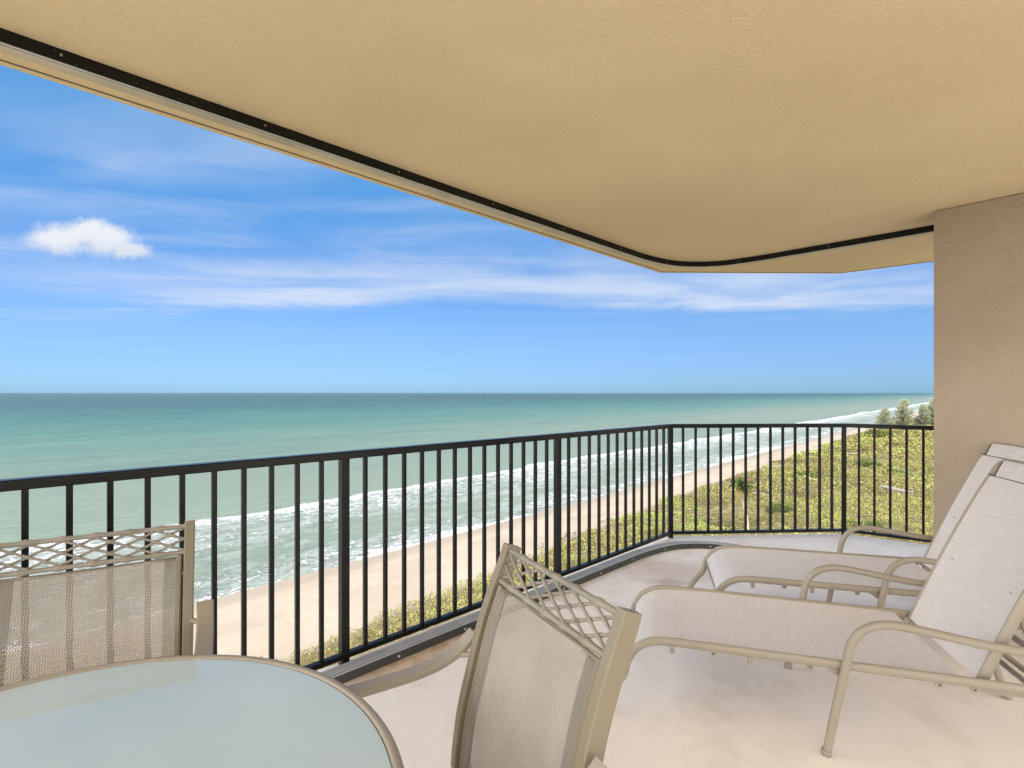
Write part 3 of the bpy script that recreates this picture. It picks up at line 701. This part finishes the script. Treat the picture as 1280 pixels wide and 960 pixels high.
# ------------------------------------------------------------------ beach, dune and sea
def uvw(u, v, z): return (DU[0]*u+NV[0]*v, DU[1]*u+NV[1]*v, z)
vs_ = [-20000, -3000, -800, -200, -60, 0, 25, 36, 41, 44, 47, 50, 54, 57, 60.6, 64, 75, 120, 400]
def gz(v): return float(np.interp(v, [36, 44, 50, 57, 60.6, 75, 120, 400], [ZL, ZL-.15, ZL-.75, ZL-1.65, ZS, ZS-.8, ZS-3, ZS-12]))
us_ = [-20000, -3000, -600, -200]+list(range(-100, 700, 20))+[900, 1500, 3000, 8000, 25000]
gv = [uvw(u, v, gz(v)) for u in us_ for v in vs_]; k = len(vs_)
tag(MB().add(gv, [(i*k+j, i*k+j+1, (i+1)*k+j+1, (i+1)*k+j) for i in range(len(us_)-1) for j in range(k-1)], True).build('ground', M['ground']), kind='structure')
tag(MB().add([uvw(-30000, 56, ZS), uvw(30000, 56, ZS), uvw(30000, 50000, ZS), uvw(-30000, 50000, ZS)], [(0, 1, 2, 3)]).build('sea', M['sea']), kind='structure')

# value noise for the scrub
def vnoise(x, y, seed):
    r = np.random.default_rng(seed).random((256, 256)); xi = np.floor(x).astype(int); yi = np.floor(y).astype(int); fx = x-xi; fy = y-yi
    fx = fx*fx*(3-2*fx); fy = fy*fy*(3-2*fy); a = r[xi % 256, yi % 256]; b = r[(xi+1) % 256, yi % 256]; c = r[xi % 256, (yi+1) % 256]; d = r[(xi+1) % 256, (yi+1) % 256]
    return (a*(1-fx)+b*fx)*(1-fy)+(c*(1-fx)+d*fx)*fy
def quads_mesh(name, C, A, B, tint, mat, parent=None):
    """one mesh of many small leaf faces: centres C, half axes A and B"""
    n = len(C); V = np.empty((n, 4, 3)); V[:, 0] = C-A; V[:, 1] = C-B*.9; V[:, 2] = C+A; V[:, 3] = C+B*.9
    me = bpy.data.meshes.new(name); me.vertices.add(4*n); me.vertices.foreach_set('co', V.reshape(-1).astype(np.float32))
    me.loops.add(4*n); me.loops.foreach_set('vertex_index', np.arange(4*n, dtype=np.int32))
    me.polygons.add(n); me.polygons.foreach_set('loop_start', np.arange(0, 4*n, 4, dtype=np.int32)); me.polygons.foreach_set('loop_total', np.full(n, 4, dtype=np.int32))
    at = me.attributes.new('tint', 'FLOAT', 'FACE'); at.data.foreach_set('value', np.clip(tint, 0, 1).astype(np.float32))
    me.update(); me.validate(); return link(name, me, mat, parent)
def rand_axes(n, size, up=.6):
    nrm = rng.normal(size=(n, 3)); nrm[:, 2] = np.abs(nrm[:, 2])+up; nrm /= np.linalg.norm(nrm, axis=1)[:, None]
    a = rng.normal(size=(n, 3)); a -= (a*nrm).sum(1)[:, None]*nrm; a /= np.linalg.norm(a, axis=1)[:, None]; b = np.cross(nrm, a)
    s = size*(.6+.8*rng.random(n)); return a*s[:, None]*.62, b*s[:, None]*.42

def scrub():
    Cs, As, Bs, Ts = [], [], [], []
    for (y0, y1, size, dens) in ((34, 62, .16, 32), (62, 100, .21, 22), (100, 160, .33, 10.5), (160, 360, .62, 3.8)):
        xmin, xmax = -34, 1.10*y1+6; n = int((xmax-xmin)*(y1-y0)*dens)
        X = xmin+rng.random(n)*(xmax-xmin); Y = y0+rng.random(n)*(y1-y0)
        v = NV[0]*X+NV[1]*Y; u = DU[0]*X+DU[1]*Y
        ed = np.interp(u, [15, 30, 60, 90, 140, 250, 400], [38.6, 39.6, 43.0, 44.4, 44.6, 46.5, 46.5])+(vnoise(u/7+5, v*0+2.5, 3)-.5)*3.4+(vnoise(u/1.7, v/1.7, 4)-.5)*2
        cover = vnoise(X/5.2, Y/5.2, 11)*.6+vnoise(X/1.9+7, Y/1.9, 12)*.4
        front = np.clip((ed-v)/9, 0, 1)
        cover = cover-.35*np.exp(-((Y-222-(X-180)*.10)/7.0)**2)*(X > 150)-.3*np.exp(-((Y-118+(X-60)*.25)/1.6)**2)*(X > 44)*(X < 84)-.3*np.exp(-((Y-97+(X-55)*.2)/1.3)**2)*(X > 40)*(X < 75)
        cover = cover-.30*np.clip((vnoise(X/38+9, Y/4.2+21, 31)-.60)/.15, 0, 1)*(Y > 66)
        # long clearings roughly parallel to the view
        cl = np.abs(vnoise(X/22+3, Y/15+9, 21)-.5)
        keep = (v < ed) & (X < 1.06*Y+5) & (cover > .24+.12*(1-front)) & ~((cl < .018) & (cover < .62))
        X, Y, v, u, cover, front = (q[keep] for q in (X, Y, v, u, cover, front)); n = len(X)
        hh = (.25+1.5*np.clip(cover-.30, 0, 1)*1.7+.35*vnoise(X/.9, Y/.9, 13))*(.45+.65*front)
        Z = np.interp(v, [36, 44, 50], [ZL, ZL-.15, ZL-.75])+hh*np.sqrt(rng.random(n))*1.15
        a, b = rand_axes(n, size, .5)
        zone = vnoise(X/13+30, Y/13+11, 15); zone2 = vnoise(X/6, Y/6+40, 16)
        t = .46+.50*(zone-.5)+.40*(zone2-.5)+rng.normal(size=n)*.24
        t = np.where((np.hypot(X-24, (Y-86)*.55) < 8.5), .86+rng.normal(size=n)*.07, t)      # bright sea-oat patch
        t = np.where((vnoise(X/7+60, Y/7+80, 17) > .66) & (Y < 110), t*.25+.02+rng.random(n)*.12, t)  # reddish seagrape
        Cs.append(np.c_[X, Y, Z]); As.append(a); Bs.append(b); Ts.append(t)
    C, A, B, T = map(np.concatenate, (Cs, As, Bs, Ts))
    cols = [(.26, .145, .08), (.13, .115, .04), (.21, .21, .06), (.34, .325, .10), (.50, .455, .19), (.31, .36, .09), (.27, .37, .06)]
    o = quads_mesh('dune_scrub', C, A, B, T, mat_leaf('scrub_leaf', cols)); tag(o, kind='stuff')
    print('scrub leaves', len(C))
scrub()

# ---- separate darker bushes standing out of the scrub
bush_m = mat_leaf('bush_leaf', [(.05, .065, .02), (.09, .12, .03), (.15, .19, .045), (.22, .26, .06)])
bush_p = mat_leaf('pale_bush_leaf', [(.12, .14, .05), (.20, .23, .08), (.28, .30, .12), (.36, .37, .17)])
def bush(x, y, r, h, label, mat, size, name='seagrape_bush'):
    t = empty(name, (x, y, ZL)); tag(t, label, 'bush', 'bushes standing out of the dune scrub')
    n = int(520*r*h/(size*size)*.035)+160; d = rng.normal(size=(n, 3)); d /= np.linalg.norm(d, axis=1)[:, None]; d[:, 2] = np.abs(d[:, 2])
    lump = 1+.28*np.sin(d[:, 0]*5+x)*np.sin(d[:, 1]*6+y)+.14*rng.normal(size=n)
    C = d*np.array([r, r, h])[None]*(lump*(.55+.45*rng.random(n)**.5))[:, None]; C[:, 2] += .25
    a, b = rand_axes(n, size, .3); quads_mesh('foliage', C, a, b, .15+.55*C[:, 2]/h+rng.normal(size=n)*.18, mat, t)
    st = MB()
    for k in range(6):
        az = k*1.05; st.tube([(0, 0, -.1), (math.cos(az)*r*.3, math.sin(az)*r*.3, h*.45), (math.cos(az)*r*.55, math.sin(az)*r*.55, h*.8)], .05, 5, [1, .7, .3])
    st.build('stem', M['log'], t)
def at0(px, py): s_ = (py-491)/(H-ZL); return ((px-640)/s_, 640/s_)
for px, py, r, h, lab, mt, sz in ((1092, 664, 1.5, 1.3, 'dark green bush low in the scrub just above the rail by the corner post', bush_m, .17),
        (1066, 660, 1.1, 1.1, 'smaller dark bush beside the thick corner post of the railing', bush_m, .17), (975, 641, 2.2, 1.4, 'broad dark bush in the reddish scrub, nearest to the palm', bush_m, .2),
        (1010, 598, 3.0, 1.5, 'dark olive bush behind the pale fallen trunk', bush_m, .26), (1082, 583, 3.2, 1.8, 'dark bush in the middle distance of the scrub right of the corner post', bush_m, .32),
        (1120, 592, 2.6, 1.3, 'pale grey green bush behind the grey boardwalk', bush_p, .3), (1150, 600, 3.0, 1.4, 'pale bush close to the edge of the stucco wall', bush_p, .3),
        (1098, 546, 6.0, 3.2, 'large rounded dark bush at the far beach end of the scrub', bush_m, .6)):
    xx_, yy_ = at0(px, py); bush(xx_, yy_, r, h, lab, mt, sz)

# ---- coconut palm leaning over the scrub
def palm(x, y):
    t = empty('palm_tree', (x, y, ZL)); tag(t, 'windblown palm tree with pale bent trunk standing in the dune scrub', 'palm tree')
    hgt = 6.6; s = Y_s = 640/y
    path = spline([(0, 0, -.1), (-.12, 0, 1.4), (-.35, 0, 3.2), (-.80, .1, 5.0), (-1.02, .1, hgt)], 8)
    sc = [1.35-.75*i/(len(path)-1)+(.08 if i % 2 else 0) for i in range(len(path))]
    MB().tube(path, .20, 10, sc, up=(0, 1, 0)).build('trunk', M['bark'], t)
    top = Vector((-1.02, .1, hgt-.05))
    fm = mat_leaf('palm_frond', [(.24, .17, .06), (.12, .14, .04), (.09, .13, .035), (.15, .18, .05)])
    for f in range(26):
        az = 2*math.pi*f/13+random.uniform(-.15, .15); el = random.uniform(-.5, 1.35); L = random.uniform(2.0, 2.8)
        d = Vector((math.cos(az)*math.cos(el)+.28, math.sin(az)*math.cos(el), math.sin(el))); pts = []; p = top.copy()
        for k2 in range(9):
            pts.append(p.copy()); p = p+d.normalized()*L/8; d.z -= .20; d.x += .03
        mb = MB(); mb.tube(pts, .028, 6, [1-.09*q for q in range(9)], up=(.3, .2, 1))
        tint0 = .05+.2*random.random() if el < -.25 else .35+.5*random.random()
        for k2 in range(1, 40):
            q = k2/40*8; i = min(7, int(q)); c = pts[i].lerp(pts[i+1], q-i); tt = (pts[i+1]-pts[i]).normalized(); sd_ = tt.cross(Vector((0, 0, 1)))
            if sd_.length < .01: sd_ = Vector((1, 0, 0))
            sd_.normalize(); ln = .62*math.sin(math.pi*min(1, .12+k2/44))+.08
            for s_ in (-1, 1):
                e = c+sd_*s_*ln*.75+tt*ln*.55+Vector((.06, 0, -.30*ln-random.uniform(0, .1))); wv = tt*.028
                m_ = c.lerp(e, .5)+Vector((0, 0, .05))
                mb.add([c-wv, c+wv, m_+wv*.9, e, m_-wv*.9], [(0, 1, 2, 3, 4)])
        o = mb.build('frond', fm, t, fix=False)
        at = o.data.attributes.new('tint', 'FLOAT', 'FACE'); at.data.foreach_set('value', [min(1, max(0, tint0+random.uniform(-.12, .12))) for _ in o.data.polygons])
    return t
palm(33.6, 73.0)

# ---- feathery casuarina trees at the far end of the dune
cm = mat_leaf('casuarina_needles', [(.27, .30, .22), (.36, .395, .28), (.45, .48, .33), (.53, .56, .40)])
def casuarina(x, y, h, spread, label, seed):
    rs = random.Random(seed); nr = np.random.default_rng(seed)
    t = empty('casuarina_tree', (x, y, ZL)); tag(t, label, 'tree', 'casuarina trees beyond the scrub')
    tr = MB(); tr.tube([(0, 0, -.1), (.05*h*.3, 0, h*.35), (-.02*h, 0, h*.7), (0, 0, h*.97)], .026*h, 8, [1, .8, .45, .1], up=(0, 1, 0))
    C, A, B, T = [], [], [], []
    for b in range(110):
        z0 = h*(.02+.95*rs.random()**1.15); az = rs.random()*6.283; L = spread*.72*max(.05, 1.03-z0/h)**.85*(.55+.6*rs.random())+.5
        d = Vector((math.cos(az), math.sin(az), .10+1.0*z0/h+.35*rs.random())).normalized()*L
        p0 = Vector((0, 0, z0)); p1 = p0+d*.55+Vector((0, 0, .02*h)); p2 = p0+d+Vector((.04*h, 0, .06*h))
        tr.tube([p0, p1, p2], .0045*h, 5, [1, .6, .15], up=(.1, .2, 1))
        n = 70; q = nr.random(n)**.8; base = np.array(p0)[None]*(1-q)[:, None]**2+2*np.array(p1)[None]*(q*(1-q))[:, None]+np.array(p2)[None]*(q**2)[:, None]
        ax = nr.normal(size=(n, 3))*.5+np.array(d/L)[None]*.7+np.array([.15, 0, .95]); ax /= np.linalg.norm(ax, axis=1)[:, None]
        ln = h*.042*(.5+nr.random(n)); sd_ = np.cross(ax, nr.normal(size=(n, 3))); sd_ /= np.linalg.norm(sd_, axis=1)[:, None]
        C.append(base+ax*ln[:, None]); A.append(ax*ln[:, None]*1.25); B.append(sd_*h*.010); T.append(.25+.5*z0/h+nr.normal(size=n)*.18)
    tr.build('trunk', M['log'], t)
    quads_mesh('crown', np.concatenate(C), np.concatenate(A), np.concatenate(B), np.concatenate(T), cm, t)
    return t
def at(px, py, z): s = (py-491)/(H-z); return ((px-640)/s, 640/s)
for i, (px, py, h, sp, lab) in enumerate(((1106, 534, 9.5, 9, 'low spreading casuarina tree, nearest the beach of the feathery trees'), (1129, 533, 14.0, 9, 'tallest pointed casuarina tree above the railing, with a full crown'),
        (1153, 533, 11.5, 7, 'thin sparse casuarina tree standing between two fuller ones'), (1167, 533, 14.5, 9, 'tall grey green casuarina tree partly hidden by the stucco wall'))):
    xx, yy = at(px, py, ZL); casuarina(xx, yy, h, sp, lab, 50+i)

# ---- weathered timbers lying in the scrub, and the stake on the beach
def timber(pa, pb, name, label, cat, wdt, mat, planks=True, group=None):
    a = Vector(at(*pa, ZL)); b = Vector(at(*pb, ZL)); c = (a+b)/2; d = b-a; L = d.length
    t = empty(name, (c.x, c.y, ZL), math.atan2(d.y, d.x)); tag(t, label, cat, group)
    if planks:
        for s in (-1, 1):
            MB().box(-L/2, L/2, s*wdt*.42-.05, s*wdt*.42+.05, 1.20, 1.38).build('stringer', mat, t)
        pk = MB(); n = int(L/.17)
        for i in range(n): pk.box(-L/2+i*L/n+.01, -L/2+(i+1)*L/n-.01, -wdt/2, wdt/2, 1.382, 1.43)
        pk.build('planks', mat, t)
        for i in range(int(L/2)+1):
            for s in (-1, 1):
                x = -L/2+.1+(L-.2)*i/int(L/2); MB().box(x-.06, x+.06, s*(wdt/2+.065)-.06, s*(wdt/2+.065)+.06, -.1, 1.75).build('post', mat, t)
    else:
        MB().tube(spline([(-L/2, 0, 1.0), (-L/4, .12, 1.08), (0, 0, 1.12), (L/4, -.1, 1.05), (L/2, .05, .95)], 4), .16, 8, None).build('stem', mat, t)
    return t
timber((1104, 616), (1137, 624), 'boardwalk', 'short weathered grey boardwalk lying in the bright green scrub', 'boardwalk', 1.1, M['wood'])
timber((998, 602), (1021, 605), 'fallen_trunk', 'pale fallen trunk in the scrub with a dark gap behind it', 'log', .2, M['wood'], False)
timber((940, 623), (962, 626), 'fallen_trunk', 'pale fallen trunk beside the palm tree', 'log', .2, M['wood'], False)
timber((1058, 571), (1078, 572), 'fallen_trunk', 'thin pale fallen trunk far off near the beach edge of the scrub', 'log', .2, M['wood'], False)
xx, yy = at(1067.5, 550, ZL-.6)
st = MB().tube([(0, 0, -.1), (0, 0, 1.3), (0, 0, 1.75), (0, 0, 1.8)], .09, 8, [1, 1, .95, .5], up=(1, 0, 0)).build('marker_stake', M['darkpost']); st.location = (xx, yy, ZL-.6)
tag(st, 'thin dark marker stake standing on the sand by the edge of the scrub', 'stake')

# ------------------------------------------------------------------ render settings
S.render.engine = 'CYCLES'
S.cycles.max_bounces = 10; S.cycles.diffuse_bounces = 6; S.cycles.transparent_max_bounces = 16
